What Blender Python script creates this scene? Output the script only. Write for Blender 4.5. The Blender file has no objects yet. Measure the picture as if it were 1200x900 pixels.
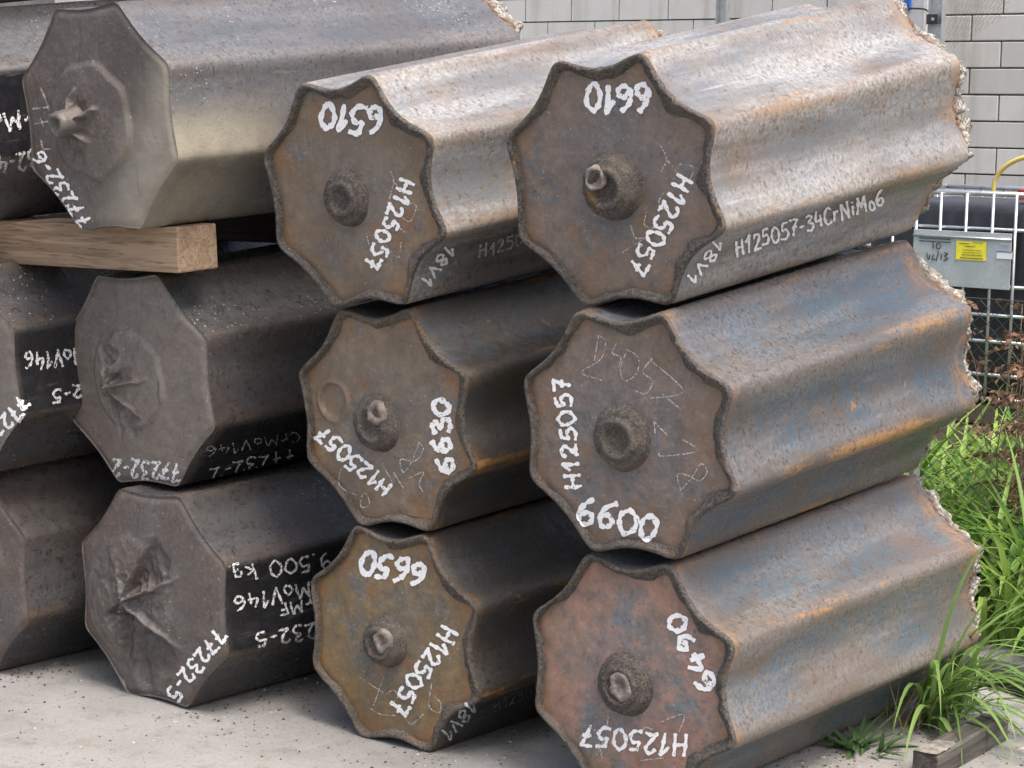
import bpy, bmesh, math, random
import numpy as np
from mathutils import Vector, Matrix, noise
from mathutils.bvhtree import BVHTree
random.seed(7); np.random.seed(7)
R = math.radians
scene = bpy.context.scene
col = scene.collection

# ------------------------------------------------------------------ camera
H = 1.93                                        # eye height above the yard
FPX, CW, CH = 2466.855, 1200.0, 900.0
FW = Vector((-0.60274916, 0.78811246, -0.12478862))
RT = Vector((0.79282991, 0.60918181, 0.01783986))
UP = Vector((-0.09007877, 0.08818319, 0.99202295))
EYE = Vector((0, 0, H))
cd = bpy.data.cameras.new('camera'); cam = bpy.data.objects.new('camera', cd); col.objects.link(cam)
cam.matrix_world = Matrix(((RT.x, UP.x, -FW.x, 0), (RT.y, UP.y, -FW.y, 0), (RT.z, UP.z, -FW.z, H), (0, 0, 0, 1)))
cd.sensor_width = 36; cd.lens = FPX / CW * 36; cd.clip_end = 500; cd.clip_start = .1
scene.camera = cam

# ------------------------------------------------------------------ light
SUN_TO = Vector((0.42, -0.12, 0.90)).normalized()          # direction towards the sun
elev = math.asin(SUN_TO.z); azim = math.atan2(SUN_TO.x, SUN_TO.y)
w = bpy.data.worlds.new('World'); scene.world = w; w.use_nodes = True
nt = w.node_tree; bg = nt.nodes['Background']
sk = nt.nodes.new('ShaderNodeTexSky'); sk.sky_type = 'NISHITA'; sk.sun_disc = False
sk.sun_elevation = elev; sk.sun_rotation = azim; sk.dust_density = 6.0; sk.air_density = 1.0; sk.ozone_density = 0.5
nt.links.new(sk.outputs[0], bg.inputs[0]); bg.inputs[1].default_value = 0.15
sd = bpy.data.lights.new('sun', 'SUN'); so = bpy.data.objects.new('sun', sd); col.objects.link(so)
sd.energy = 1.5; sd.angle = R(20); sd.color = (1.0, .96, .91)
so.rotation_euler = SUN_TO.to_track_quat('Z', 'Y').to_euler()
scene.view_settings.view_transform = 'Standard'; scene.view_settings.look = 'None'
scene.view_settings.gamma = 1; scene.view_settings.exposure = 1.05
scene.render.engine = 'CYCLES'
scene.cycles.max_bounces = 6; scene.cycles.diffuse_bounces = 3; scene.cycles.glossy_bounces = 2; scene.cycles.transparent_max_bounces = 8
scene.render.resolution_x = 1024; scene.render.resolution_y = 768

# ------------------------------------------------------------------ helpers
def ray(px, py): return (FW + RT * ((px - 600) / FPX) - UP * ((py - 450) / FPX))
def at_y(px, py, Y):                            # the spot on the upright plane Y seen at a pixel of the photograph
    d = ray(px, py); return EYE + d * (Y / d.y)
def at_z(px, py, Z=0.0):
    d = ray(px, py); return EYE + d * ((Z - H) / d.z)
def smooth(a, b, x):
    t = np.clip((x - a) / (b - a), 0, 1); return t * t * (3 - 2 * t)

def link(name, me, parent=None, mats=(), smooth_=True):
    o = bpy.data.objects.new(name, me); col.objects.link(o)
    for m in mats:
        if m.name not in [x.name for x in me.materials if x]: me.materials.append(m)
    if parent: o.parent = parent
    if smooth_ and len(me.polygons): me.polygons.foreach_set('use_smooth', [True] * len(me.polygons))
    return o
def mesh(name, v, f):
    me = bpy.data.meshes.new(name); me.from_pydata([tuple(p) for p in v], [], f); me.update(); return me
def tag(o, label=None, cat=None, group=None, kind=None):
    if label: o['label'] = label
    if cat: o['category'] = cat
    if group: o['group'] = group
    if kind: o['kind'] = kind
    return o
def empty(name, loc=(0, 0, 0)):
    o = bpy.data.objects.new(name, None); col.objects.link(o); o.location = loc; o.empty_display_size = .1; return o
def attr(me, name, vals):
    a = me.attributes.new(name, 'FLOAT', 'POINT'); a.data.foreach_set('value', np.asarray(vals, dtype=np.float32))
def box_bm(bm, c, s, rot=None, bev=0.0):
    m = Matrix.Translation(Vector(c)) @ (rot.to_4x4() if rot else Matrix()) @ Matrix.Diagonal((s[0], s[1], s[2], 1))
    r = bmesh.ops.create_cube(bm, size=1.0, matrix=m)
    if bev:
        vs = set(r['verts']); es = [e for e in bm.edges if e.verts[0] in vs and e.verts[1] in vs]
        bmesh.ops.bevel(bm, geom=es, offset=bev, segments=2, affect='EDGES', profile=.5)
def box(name, c, s, mat, parent=None, bev=.003, rot=None, smooth_=False):
    bm = bmesh.new(); box_bm(bm, c, s, rot, bev); me = bpy.data.meshes.new(name); bm.to_mesh(me); bm.free()
    return link(name, me, parent, [mat], smooth_)
def tube_data(pts, r, n=8, v=None, f=None, closed_ends=True):
    v = [] if v is None else v; f = [] if f is None else f
    pts = [Vector(p) for p in pts]; b0 = len(v)
    rr = r if hasattr(r, '__len__') else [r] * len(pts)
    t = (pts[1] - pts[0]).normalized(); nrm = t.orthogonal().normalized()
    for i, p in enumerate(pts):
        t2 = (pts[min(i + 1, len(pts) - 1)] - pts[max(i - 1, 0)]).normalized()
        nrm = (nrm - t2 * nrm.dot(t2)).normalized(); b = t2.cross(nrm)
        for k in range(n):
            a = 2 * math.pi * k / n; v.append(p + (nrm * math.cos(a) + b * math.sin(a)) * rr[i])
    for i in range(len(pts) - 1):
        for k in range(n):
            a = b0 + i * n + k; c = b0 + i * n + (k + 1) % n; f.append((a, c, c + n, a + n))
    if closed_ends:
        f.append(tuple(b0 + k for k in reversed(range(n)))); e = b0 + (len(pts) - 1) * n; f.append(tuple(e + k for k in range(n)))
    return v, f
def tube(name, pts, r, mat, parent=None, n=8):
    v, f = tube_data(pts, r, n); return link(name, mesh(name, v, f), parent, [mat])
def spline(pts, k=6):
    pts = [np.array(p, float) for p in pts]; out = []
    if len(pts) < 3: return [tuple(pts[0] + (pts[-1] - pts[0]) * i / k) for i in range(k + 1)]
    for i in range(len(pts) - 1):
        p0 = pts[max(i - 1, 0)]; p1 = pts[i]; p2 = pts[i + 1]; p3 = pts[min(i + 2, len(pts) - 1)]
        for j in range(k):
            t = j / k
            out.append(tuple(.5 * ((2 * p1) + (p2 - p0) * t + (2 * p0 - 5 * p1 + 4 * p2 - p3) * t * t + (3 * p1 - p0 - 3 * p2 + p3) * t ** 3)))
    out.append(tuple(pts[-1])); return out

# ------------------------------------------------------------------ materials
class NT:
    def __init__(s, name):
        s.m = bpy.data.materials.new(name); s.m.use_nodes = True; s.t = s.m.node_tree; s.n = s.t.nodes; s.l = s.t.links
        s.b = s.n['Principled BSDF']; s.out = s.n['Material Output']; s.vec = None
    def new(s, ty, **kw):
        n = s.n.new(ty)
        for k, v in kw.items(): setattr(n, k, v)
        return n
    def coords(s, scale=(1, 1, 1), rnd=True):
        tc = s.new('ShaderNodeTexCoord'); mp = s.new('ShaderNodeMapping'); mp.inputs['Scale'].default_value = scale
        src = tc.outputs['Object']
        if rnd:
            oi = s.new('ShaderNodeObjectInfo'); mu = s.new('ShaderNodeMath', operation='MULTIPLY'); mu.inputs[1].default_value = 37.0
            s.l.new(oi.outputs['Random'], mu.inputs[0]); ad = s.new('ShaderNodeVectorMath', operation='ADD')
            s.l.new(src, ad.inputs[0]); s.l.new(mu.outputs[0], ad.inputs[1]); src = ad.outputs[0]
        s.l.new(src, mp.inputs[0]); return mp.outputs[0]
    def noise(s, vec, scale, detail=6, rough=.6, dist=0):
        n = s.new('ShaderNodeTexNoise'); n.inputs['Scale'].default_value = scale; n.inputs['Detail'].default_value = detail
        n.inputs['Roughness'].default_value = rough; n.inputs['Distortion'].default_value = dist
        s.l.new(vec, n.inputs['Vector']); return n.outputs['Fac']
    def vor(s, vec, scale, feat='F1'):
        n = s.new('ShaderNodeTexVoronoi', feature=feat); n.inputs['Scale'].default_value = scale; s.l.new(vec, n.inputs['Vector']); return n.outputs['Distance']
    def rng(s, x, a, b, c=0.0, d=1.0):
        n = s.new('ShaderNodeMapRange', interpolation_type='SMOOTHSTEP'); s.l.new(x, n.inputs[0])
        for i, q in enumerate((a, b, c, d)): n.inputs[i + 1].default_value = q
        return n.outputs[0]
    def math(s, op, a, b=None):
        n = s.new('ShaderNodeMath', operation=op)
        for i, q in enumerate((a, b)):
            if q is None: continue
            if isinstance(q, (int, float)): n.inputs[i].default_value = q
            else: s.l.new(q, n.inputs[i])
        return n.outputs[0]
    def mix(s, fac, a, b, mode='MIX'):
        n = s.new('ShaderNodeMix', data_type='RGBA', blend_type=mode)
        for idx, q in ((0, fac), (6, a), (7, b)):
            if isinstance(q, (int, float)): n.inputs[idx].default_value = q
            elif isinstance(q, tuple): n.inputs[idx].default_value = (*q, 1)
            else: s.l.new(q, n.inputs[idx])
        return n.outputs[2]
    def attr(s, name): return s.new('ShaderNodeAttribute', attribute_name=name).outputs['Fac']
    def bump(s, h, strength, dist=.01):
        n = s.new('ShaderNodeBump'); n.inputs['Strength'].default_value = strength; n.inputs['Distance'].default_value = dist
        s.l.new(h, n.inputs['Height'])
        if s.b.inputs['Normal'].is_linked: s.l.new(s.b.inputs['Normal'].links[0].from_socket, n.inputs['Normal'])
        s.l.new(n.outputs[0], s.b.inputs['Normal'])
    def done(s, colr, rough, spec=.5, metal=0.0):
        for k, q in (('Base Color', colr), ('Roughness', rough), ('Metallic', metal), ('Specular IOR Level', spec)):
            if isinstance(q, (int, float)): s.b.inputs[k].default_value = q
            elif isinstance(q, tuple): s.b.inputs[k].default_value = (*q, 1)
            else: s.l.new(q, s.b.inputs[k])
        return s.m

def steel_side(name, brown, grey, blue, dust, dust_amt, rust_amt, rough=.5, fleck=.4, pit=.8):
    t = NT(name); v = t.coords(); vs = t.coords((1, .4, 1)); vl = t.coords((1.6, .18, 1.6))
    n1 = t.noise(vs, 4.5, 4, .6, .6); n2 = t.noise(v, 9, 4, .65); n3 = t.noise(v, 75, 3, .7); n4 = t.noise(v, 3.0, 3, .5); n5 = t.noise(v, 28, 3, .65)
    rid = t.attr('ridge'); en = t.attr('ends')
    c = t.mix(t.rng(n1, .38, .62), brown, grey)
    # blue mill scale in the hollows of the flutes
    bl = t.math('MULTIPLY', t.rng(rid, .75, .05), t.rng(n4, .36, .56)); c = t.mix(t.math('MULTIPLY', bl, t.rng(n5, .36, .58, .25, .95)), c, blue)
    c = t.mix(t.math('MULTIPLY', t.math('MULTIPLY', t.rng(rid, .1, .9), t.rng(n2, .35, .7)), .5), c, brown)
    # pale bloom, grain
    d = t.math('MULTIPLY', t.rng(n3, .34, .74, .25, 1), t.rng(t.noise(t.coords((1.3, .16, 1.3)), 7, 4, .6), .36, .66)); c = t.mix(t.math('MULTIPLY', d, dust_amt), c, dust)
    # dark pits
    pt_ = t.math('MULTIPLY', t.rng(n3, .45, .36), t.rng(n5, .58, .42)); c = t.mix(t.math('MULTIPLY', pt_, pit), c, tuple(q * .28 for q in brown))
    # drag marks along the length
    sv = t.coords((26, 1.3, 26)); c = t.mix(t.math('MULTIPLY', t.rng(t.noise(sv, 2.0, 3, .6), .62, .70), t.math('MULTIPLY', t.rng(n1, .5, .62), .35)), c, dust)
    # ochre rust along the ribs and at the ends
    r1 = t.math('MULTIPLY', t.rng(rid, .50, .95), t.rng(t.noise(vl, 8, 5, .7), .53, .59)); r2 = t.math('MULTIPLY', en, t.rng(n2, .42, .60)); r3 = t.rng(t.noise(v, 12, 4, .6), .68, .71)
    rr = t.math('MINIMUM', t.math('MULTIPLY', t.math('ADD', t.math('ADD', r1, r2), t.math('MULTIPLY', r3, .8)), rust_amt), 1.0)
    rr = t.math('MULTIPLY', rr, t.rng(n3, .34, .54, .15, 1))
    c = t.mix(rr, c, t.mix(n5, (.15, .075, .028), (.42, .215, .055)))
    # chips of bare pale scale
    fl = t.math('MULTIPLY', t.rng(t.vor(v, 60), .16, .10), t.rng(n4, .50, .62)); c = t.mix(t.math('MULTIPLY', fl, fleck), c, (.62, .60, .56))
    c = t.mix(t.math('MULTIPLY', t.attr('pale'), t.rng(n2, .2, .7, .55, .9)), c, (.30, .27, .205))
    # black paint patch
    pt = t.math('MULTIPLY', t.attr('paint'), t.rng(t.noise(vl, 25, 4, .7), .30, .42)); c = t.mix(pt, c, (.015, .015, .017))
    t.bump(t.math('ADD', t.noise(v, 34, 7, .74), t.math('MULTIPLY', pt_, -.3)), .32, .008)
    return t.done(c, t.rng(n5, .3, .7, rough - .12, rough + .22), .5)

def steel_face(name, a, b, c2, rust_amt, streak=0.0, heat=.45):
    t = NT(name); v = t.coords(); n1 = t.noise(v, 5, 5, .6, .4); n2 = t.noise(v, 8, 5, .65, .3); n3 = t.noise(v, 80, 3, .7); n5 = t.noise(v, 24, 4, .65)
    c = t.mix(t.rng(n1, .38, .62), a, b); c = t.mix(t.rng(n2, .50, .66), c, c2)
    # heat-blued zone round the middle
    tc = t.new('ShaderNodeTexCoord'); sx = t.new('ShaderNodeSeparateXYZ'); t.l.new(tc.outputs['Object'], sx.inputs[0])
    rd = t.math('SQRT', t.math('ADD', t.math('POWER', sx.outputs[0], 2.0), t.math('POWER', sx.outputs[2], 2.0))); rd = t.math('ADD', rd, t.math('MULTIPLY', t.math('SUBTRACT', n1, .5), .35))
    c = t.mix(t.math('MULTIPLY', t.rng(rd, .24, .12), heat), c, c2)
    c = t.mix(t.math('MULTIPLY', t.rng(n5, .50, .64), .48), c, tuple(min(1, q * 1.4) for q in a)); c = t.mix(t.math('MULTIPLY', t.rng(n5, .46, .34), .5), c, tuple(q * .58 for q in b))
    c = t.mix(t.math('MULTIPLY', t.rng(t.noise(v, 7, 5, .7), .52, .68), rust_amt), c, (.19, .095, .04))
    c = t.mix(t.math('MULTIPLY', t.attr('ridge'), t.math('MULTIPLY', t.rng(n1, .35, .6), rust_amt)), c, (.22, .115, .045))
    c = t.mix(t.rng(n3, .52, .70, .0, .22), c, (.32, .295, .27)); c = t.mix(t.math('MULTIPLY', t.rng(n3, .42, .34), t.rng(n2, .40, .62, 0, .6)), c, (.05, .043, .04))
    c = t.mix(t.rng(t.noise(v, 3.2, 3, .5), .50, .68, 0, .55), c, tuple(q * .62 for q in a))
    c = t.mix(t.math('MULTIPLY', t.rng(t.vor(v, 45), .09, .05), t.rng(n2, .45, .6)), c, (.55, .53, .5))
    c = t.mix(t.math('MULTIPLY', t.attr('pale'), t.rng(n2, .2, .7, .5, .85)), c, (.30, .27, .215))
    if streak:
        sv = t.coords((60, 60, 2.2)); st = t.math('MULTIPLY', t.rng(t.noise(sv, 1.0, 4, .6), .60, .66), t.rng(n1, .45, .6)); c = t.mix(t.math('MULTIPLY', st, streak), c, (.03, .03, .032))
    t.bump(t.noise(v, 16, 7, .66), .42, .012)
    return t.done(c, t.rng(n2, .3, .7, .36, .62), .5)

def rough_rim(name, a=(.055, .049, .045), b=(.13, .115, .10)):
    t = NT(name); v = t.coords(); n = t.noise(v, 120, 5, .8)
    c = t.mix(t.rng(n, .42, .60), a, b); c = t.mix(t.rng(t.noise(v, 9, 4, .6), .48, .64, 0, .5), c, (.15, .125, .10)); c = t.mix(t.rng(t.noise(v, 10, 5, .7), .60, .68, 0, .7), c, (.19, .10, .035))
    c = t.mix(t.rng(t.noise(v, 170, 2, .6), .58, .68, 0, .5), c, (.28, .255, .22))
    t.bump(n, .8, .007); return t.done(c, .85, .25)

def simple(name, c1, c2, scale=10, rough=.6, bump=.2, bd=.004, metal=0.0, spec=.5, fine=60):
    t = NT(name); v = t.coords(); c = t.mix(t.rng(t.noise(v, scale, 6, .6), .35, .65), c1, c2)
    c = t.mix(t.rng(t.noise(v, fine, 4, .7), .4, .7, 0, .25), c, tuple(q * .5 for q in c1))
    if bump: t.bump(t.noise(v, fine, 6, .7), bump, bd)
    return t.done(c, t.rng(t.noise(v, scale * 2, 4), .3, .7, rough - .1, rough + .1), spec, metal)

M = {}
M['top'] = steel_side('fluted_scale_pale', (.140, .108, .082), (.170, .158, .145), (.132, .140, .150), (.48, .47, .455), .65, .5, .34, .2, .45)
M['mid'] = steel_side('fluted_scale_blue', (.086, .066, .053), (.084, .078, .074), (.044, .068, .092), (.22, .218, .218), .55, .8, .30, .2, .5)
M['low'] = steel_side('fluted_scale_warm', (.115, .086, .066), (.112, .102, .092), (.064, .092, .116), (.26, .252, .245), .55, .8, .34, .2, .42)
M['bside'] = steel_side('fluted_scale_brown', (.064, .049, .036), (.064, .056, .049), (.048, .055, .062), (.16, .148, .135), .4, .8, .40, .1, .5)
M['oct'] = steel_side('octagon_scale', (.056, .046, .041), (.055, .051, .049), (.048, .051, .056), (.14, .132, .125), .45, .15, .30, .9, .7)
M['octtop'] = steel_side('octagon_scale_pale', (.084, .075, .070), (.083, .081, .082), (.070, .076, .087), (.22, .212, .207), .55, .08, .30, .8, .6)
M['fA1'] = steel_face('end_scale_violet', (.160, .115, .088), (.132, .112, .097), (.102, .117, .130), .5)
M['fA3'] = steel_face('end_scale_pink', (.27, .150, .110), (.18, .142, .118), (.125, .146, .158), .55)
M['fB1'] = steel_face('end_scale_tan', (.180, .128, .082), (.145, .119, .093), (.114, .119, .118), .8)
M['fB3'] = steel_face('end_scale_ochre', (.185, .122, .050), (.138, .110, .073), (.118, .115, .102), 1.0)
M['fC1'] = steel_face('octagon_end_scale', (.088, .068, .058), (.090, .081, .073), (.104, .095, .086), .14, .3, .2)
M['fC2'] = steel_face('octagon_end_streaked', (.134, .113, .096), (.138, .124, .110), (.130, .107, .092), .06, .9, .2)
M['rim'] = rough_rim('sandy_rim')
M['rimb'] = rough_rim('sandy_rim_brown', (.06, .052, .045), (.15, .125, .10))
M['stub'] = rough_rim('burnt_stub', (.055, .048, .043), (.115, .100, .087))
M['core'] = simple('stub_core', (.30, .25, .215), (.14, .118, .10), 40, .6, .8, .01)
M['crust'] = NT('white_crust')
def _crust():
    t = M['crust']; v = t.coords(); a = t.vor(v, 55); n = t.noise(v, 25, 5, .7)
    c = t.mix(t.rng(n, .40, .62), (.52, .50, .455), (.30, .27, .23)); c = t.mix(t.rng(t.attr('fringe'), .2, .8), c, t.mix(t.noise(v, 50, 4), (.07, .04, .03), (.26, .13, .06)))
    c = t.mix(t.rng(a, .45, .70, 0, .7), c, (.20, .18, .15))
    t.bump(a, 1.0, -.02); t.bump(t.noise(v, 120, 4, .7), .8, .008); return t.done(c, .95, .1)
M['crust'] = _crust()
def _paint(name, c, lo, hi, sc):
    t = NT(name); v = t.coords(); n = t.noise(v, sc, 4, .7); f = t.rng(n, lo, hi)
    tr = t.new('ShaderNodeBsdfTransparent'); mx = t.new('ShaderNodeMixShader')
    t.done(t.mix(t.noise(v, 60, 3), c, tuple(q * .82 for q in c)), .7, .3)
    t.l.new(f, mx.inputs[0]); t.l.new(tr.outputs[0], mx.inputs[1]); t.l.new(t.b.outputs[0], mx.inputs[2]); t.l.new(mx.outputs[0], t.out.inputs['Surface']); return t.m
M['paint'] = _paint('white_paint', (.88, .88, .87), .31, .40, 75)
M['paint_dry'] = _paint('white_paint_dry', (.72, .73, .72), .40, .50, 120)
M['chalk'] = _paint('chalk', (.55, .52, .48), .42, .56, 160)
M['wood'] = None
def _wood(name, a, b, d, axis='x'):
    t = NT(name); sc = (.6, 9, 9) if axis == 'x' else (9, .6, 9)
    v = t.coords(sc); v0 = t.coords()
    n = t.noise(v, 3, 6, .6, 1.5); c = t.mix(t.rng(n, .35, .65), a, b); c = t.mix(t.rng(t.noise(v, 14, 3, .6), .52, .66, 0, .55), c, d)
    c = t.mix(t.rng(t.noise(v0, 7, 4, .6), .62, .75, 0, .7), c, d); t.bump(t.noise(v, 9, 5, .7), .5, .006); return t.done(c, .8, .2)
M['wood'] = _wood('beam_wood', (.36, .262, .178), (.24, .168, .112), (.10, .062, .042))
M['shadewood'] = _wood('shade_painted_wood', (.030, .025, .021), (.045, .037, .030), (.015, .012, .011))  # near-black so the wood colour itself carries the shade of the gap
M['oldwood'] = _wood('weathered_wood', (.065, .058, .052), (.12, .11, .10), (.035, .03, .028), 'y')
M['splinter'] = simple('split_wood', (.30, .28, .24), (.15, .135, .115), 30, .9, .9, .01)
def _conc():
    t = NT('yard_concrete'); v = t.coords(rnd=False)
    c = t.mix(t.rng(t.noise(v, 1.6, 6, .6, .5), .35, .65), (.285, .279, .266), (.235, .229, .217)); c = t.mix(t.rng(t.noise(v, 7, 6, .7), .5, .7, 0, .6), c, (.15, .146, .138))
    c = t.mix(t.rng(t.noise(v, 90, 5, .75), .5, .72, 0, .7), c, (.09, .087, .08)); c = t.mix(t.rng(t.noise(v, 180, 3, .7), .62, .74, 0, .7), c, (.38, .37, .35))
    sv = t.new('ShaderNodeMapping'); sv.inputs['Scale'].default_value = (14, 1.2, 1); sv.inputs['Rotation'].default_value = (0, 0, .6); t.l.new(v, sv.inputs[0])
    c = t.mix(t.rng(t.noise(sv.outputs[0], 2, 5, .6), .58, .72, 0, .35), c, (.33, .325, .31))
    c = t.mix(t.rng(t.noise(v, 2.7, 5, .65), .56, .74, 0, .5), c, (.20, .165, .13))
    t.bump(t.noise(v, 60, 8, .75), .5, .006); return t.done(c, .9, .2)
M['ground'] = _conc()
def _block():
    t = NT('concrete_block'); v = t.coords(rnd=False); oi = t.new('ShaderNodeObjectInfo')
    c = t.mix(t.rng(oi.outputs['Random'], 0, 1), (.45, .445, .42), (.54, .535, .51)); c = t.mix(t.rng(t.noise(v, 4, 5, .6), .4, .7, 0, .4), c, (.44, .43, .39))
    c = t.mix(t.rng(t.noise(v, 120, 4, .8), .5, .7, 0, .35), c, (.34, .33, .30)); tc = t.new('ShaderNodeNewGeometry'); mp = t.new('ShaderNodeMapping'); mp.inputs['Scale'].default_value = (5, 5, .5); t.l.new(tc.outputs['Position'], mp.inputs[0])
    c = t.mix(t.rng(t.noise(mp.outputs[0], 1.2, 5, .65), .48, .72, 0, .5), c, (.30, .285, .25)); c = t.mix(t.rng(t.noise(mp.outputs[0], .35, 4, .6), .5, .7, 0, .35), c, (.56, .55, .52))
    t.bump(t.noise(v, 110, 5, .8), .5, .005); return t.done(c, .92, .15)
M['block'] = _block()
M['mortar'] = simple('mortar', (.17, .16, .145), (.22, .21, .19), 12, .95, .4)
def _leaf(name, a, b, tr=.35):
    t = NT(name); oi = t.new('ShaderNodeObjectInfo'); g = t.new('ShaderNodeNewGeometry')
    rr = t.math('FRACT', t.math('ADD', oi.outputs['Random'], g.outputs['Random Per Island']))
    c = t.mix(rr, a, b); td = t.new('ShaderNodeBsdfTranslucent'); mx = t.new('ShaderNodeMixShader'); mx.inputs[0].default_value = tr
    t.done(c, .5, .4); t.l.new(c, td.inputs[0]); t.l.new(t.b.outputs[0], mx.inputs[1]); t.l.new(td.outputs[0], mx.inputs[2]); t.l.new(mx.outputs[0], t.out.inputs['Surface']); return t.m
M['grass'] = _leaf('grass_leaf', (.07, .18, .018), (.34, .48, .11), .40)
M['grass2'] = _leaf('grass_leaf_near', (.12, .22, .045), (.24, .37, .11), .4)
M['weed'] = _leaf('weed_leaf', (.07, .14, .045), (.11, .19, .07), .3)
M['dry'] = _leaf('dry_leaf', (.10, .048, .028), (.24, .13, .075), .2)
M['stem'] = simple('dry_stem', (.12, .075, .05), (.2, .14, .09), 20, .8, 0)
M['straw'] = _leaf('straw', (.45, .38, .2), (.30, .25, .14), .2)
M['galv'] = simple('galvanised_steel', (.60, .62, .62), (.48, .50, .51), 20, .38, .05, .001, .75)
M['galvp'] = simple('galvanised_plate', (.42, .47, .47), (.50, .55, .55), 5, .45, .03, .001, .35)
M['tank'] = simple('black_plastic', (.018, .02, .024), (.03, .033, .038), 4, .4, .05, .002)
M['wire'] = simple('dark_wire', (.035, .045, .04), (.06, .065, .06), 30, .6, 0)
M['hexwire'] = simple('rusty_wire', (.34, .27, .22), (.24, .19, .16), 30, .7, 0)
M['yellow'] = simple('yellow_hose', (.55, .42, .08), (.62, .52, .16), 15, .5, 0)
M['red'] = simple('red_plastic', (.5, .04, .03), (.4, .03, .02), 15, .5, 0)
M['label_y'] = simple('yellow_label', (.85, .76, .05), (.80, .70, .04), 15, .5, 0, fine=15)
M['label_w'] = simple('white_label', (.8, .8, .82), (.76, .76, .8), 15, .5, 0, fine=15)
M['ink'] = simple('ink', (.03, .03, .03), (.06, .06, .05), 30, .6, 0)
M['inkb'] = simple('blue_ink', (.05, .10, .45), (.04, .08, .4), 30, .6, 0)
M['blue'] = simple('blue_paint', (.02, .10, .42), (.02, .08, .36), 30, .5, 0)
M['greybox'] = simple('grey_cabinet', (.44, .45, .45), (.50, .51, .51), 5, .5, .05)
M['rubber'] = simple('black_rubber', (.022, .022, .022), (.04, .038, .036), 8, .7, .3, .004)
M['soil'] = simple('soil', (.09, .07, .05), (.15, .12, .09), 6, .95, .8, .02)
M['pallet'] = _wood('pallet_wood', (.20, .16, .12), (.14, .11, .085), (.08, .06, .05))

# ------------------------------------------------------------------ yard, wall
def ground_z(x, y):                             # the slab dips a little under the middle stack
    z = np.interp(x, [-9, -5.05, -4.17, -3.24, -1.5], [0, 0, -.026, .022, .0])
    return z
def build_ground():
    xs = np.concatenate([np.linspace(-120, -9, 6), np.linspace(-8.6, -1, 78), np.linspace(-.5, 120, 6)])
    ys = np.concatenate([np.linspace(-60, -1, 4), np.linspace(0, 8, 41), np.linspace(9, 140, 6)])
    v = []; f = []
    for y in ys:
        for x in xs: v.append((x, y, float(ground_z(x, y)) + .003 * noise.noise((x * 2.3, y * 2.3, 0))))
    nx = len(xs)
    for j in range(len(ys) - 1):
        for i in range(nx - 1): f.append((j * nx + i, j * nx + i + 1, (j + 1) * nx + i + 1, (j + 1) * nx + i))
    tag(link('ground', mesh('ground', v, f), None, [M['ground']]), kind='structure')
build_ground()
YW = 14.96
def build_wall():
    z0 = (.6475 + H) % .2 - .2; xj = at_y(1174, 66, YW).x; k0 = round((.6475 + H - z0) / .2)
    root = empty('block_wall', (-7, YW, 0)); tag(root, 'pale grey concrete block wall behind the ingot stacks', 'wall')
    L_, Hh, g = .5, .2, .012; z_top = z0 + .2 * 19
    back = box('mortar', (-1.0, .125, z_top / 2), (22.0, .22, z_top), M['mortar'], root, 0)
    proto = []
    for k in range(4):
        bm = bmesh.new(); box_bm(bm, (0, 0, 0), (L_ - g, .05, Hh - g), None, .004 + .001 * k); me = bpy.data.meshes.new('concrete_block'); bm.to_mesh(me); bm.free(); me.materials.append(M['block']); proto.append(me)
    rest = bmesh.new(); n = 0
    for r in range(19):
        zc = z0 + .2 * (r + .5)
        if zc < .05: continue
        par = (r - (k0 - 1)) % 2
        for c in range(-22, 20):
            xc = xj + L_ * (c + .5) + (L_ / 2 if par else 0)
            near = zc > 1.25 and -8.3 < xc < -3.2 and n < 300
            loc = Vector((xc + 7, .006 + random.uniform(-.002, .002), zc))
            if near:
                o = bpy.data.objects.new('concrete_block', random.choice(proto)); col.objects.link(o); o.parent = root; o.location = loc
                o.rotation_euler = (random.uniform(-.004, .004), 0, random.uniform(-.004, .004)); n += 1
            elif -12 < loc.x < 10: box_bm(rest, loc, (L_ - g, .05, Hh - g), None, 0)
    me = bpy.data.meshes.new('concrete_block_field'); rest.to_mesh(me); rest.free()
    tag(link('concrete_block_field', me, root, [M['block']], False), kind='stuff')
build_wall()

# ------------------------------------------------------------------ ingots
NU = 24; NT_ = 8 * NU
def profile(depth, sig, mult=None):
    """unit-tip star: angle list and radius relative to the tip radius"""
    tips = [np.array((math.cos(R(112.5 - 45 * i)), math.sin(R(112.5 - 45 * i)))) for i in range(8)]
    fine = 96; P = []
    for i in range(8):
        a, b = tips[i], tips[(i + 1) % 8]; nrm = -(a + b) / np.linalg.norm(a + b)
        for k in range(fine):
            u = k / fine; P.append(a + (b - a) * u + nrm * depth * (mult[i] if mult else 1) * math.sin(math.pi * u) ** 1.3)
    P = np.array(P); n = len(P); seg = np.linalg.norm(P[1] - P[0]); s = sig / seg
    kk = np.arange(-int(4 * s) - 1, int(4 * s) + 2); wgt = np.exp(-.5 * (kk / s) ** 2); wgt /= wgt.sum()
    Q = sum(wi * np.roll(P, -k, axis=0) for k, wi in zip(kk, wgt)); Q /= np.linalg.norm(Q, axis=1).max()
    return Q[::fine // NU]
def fbm(p, o=4): return noise.fractal(p, 1.0, 2.0, o)
U = np.arange(NT_) / NU; RID = np.abs(np.cos(np.pi * U)) ** 6

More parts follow.
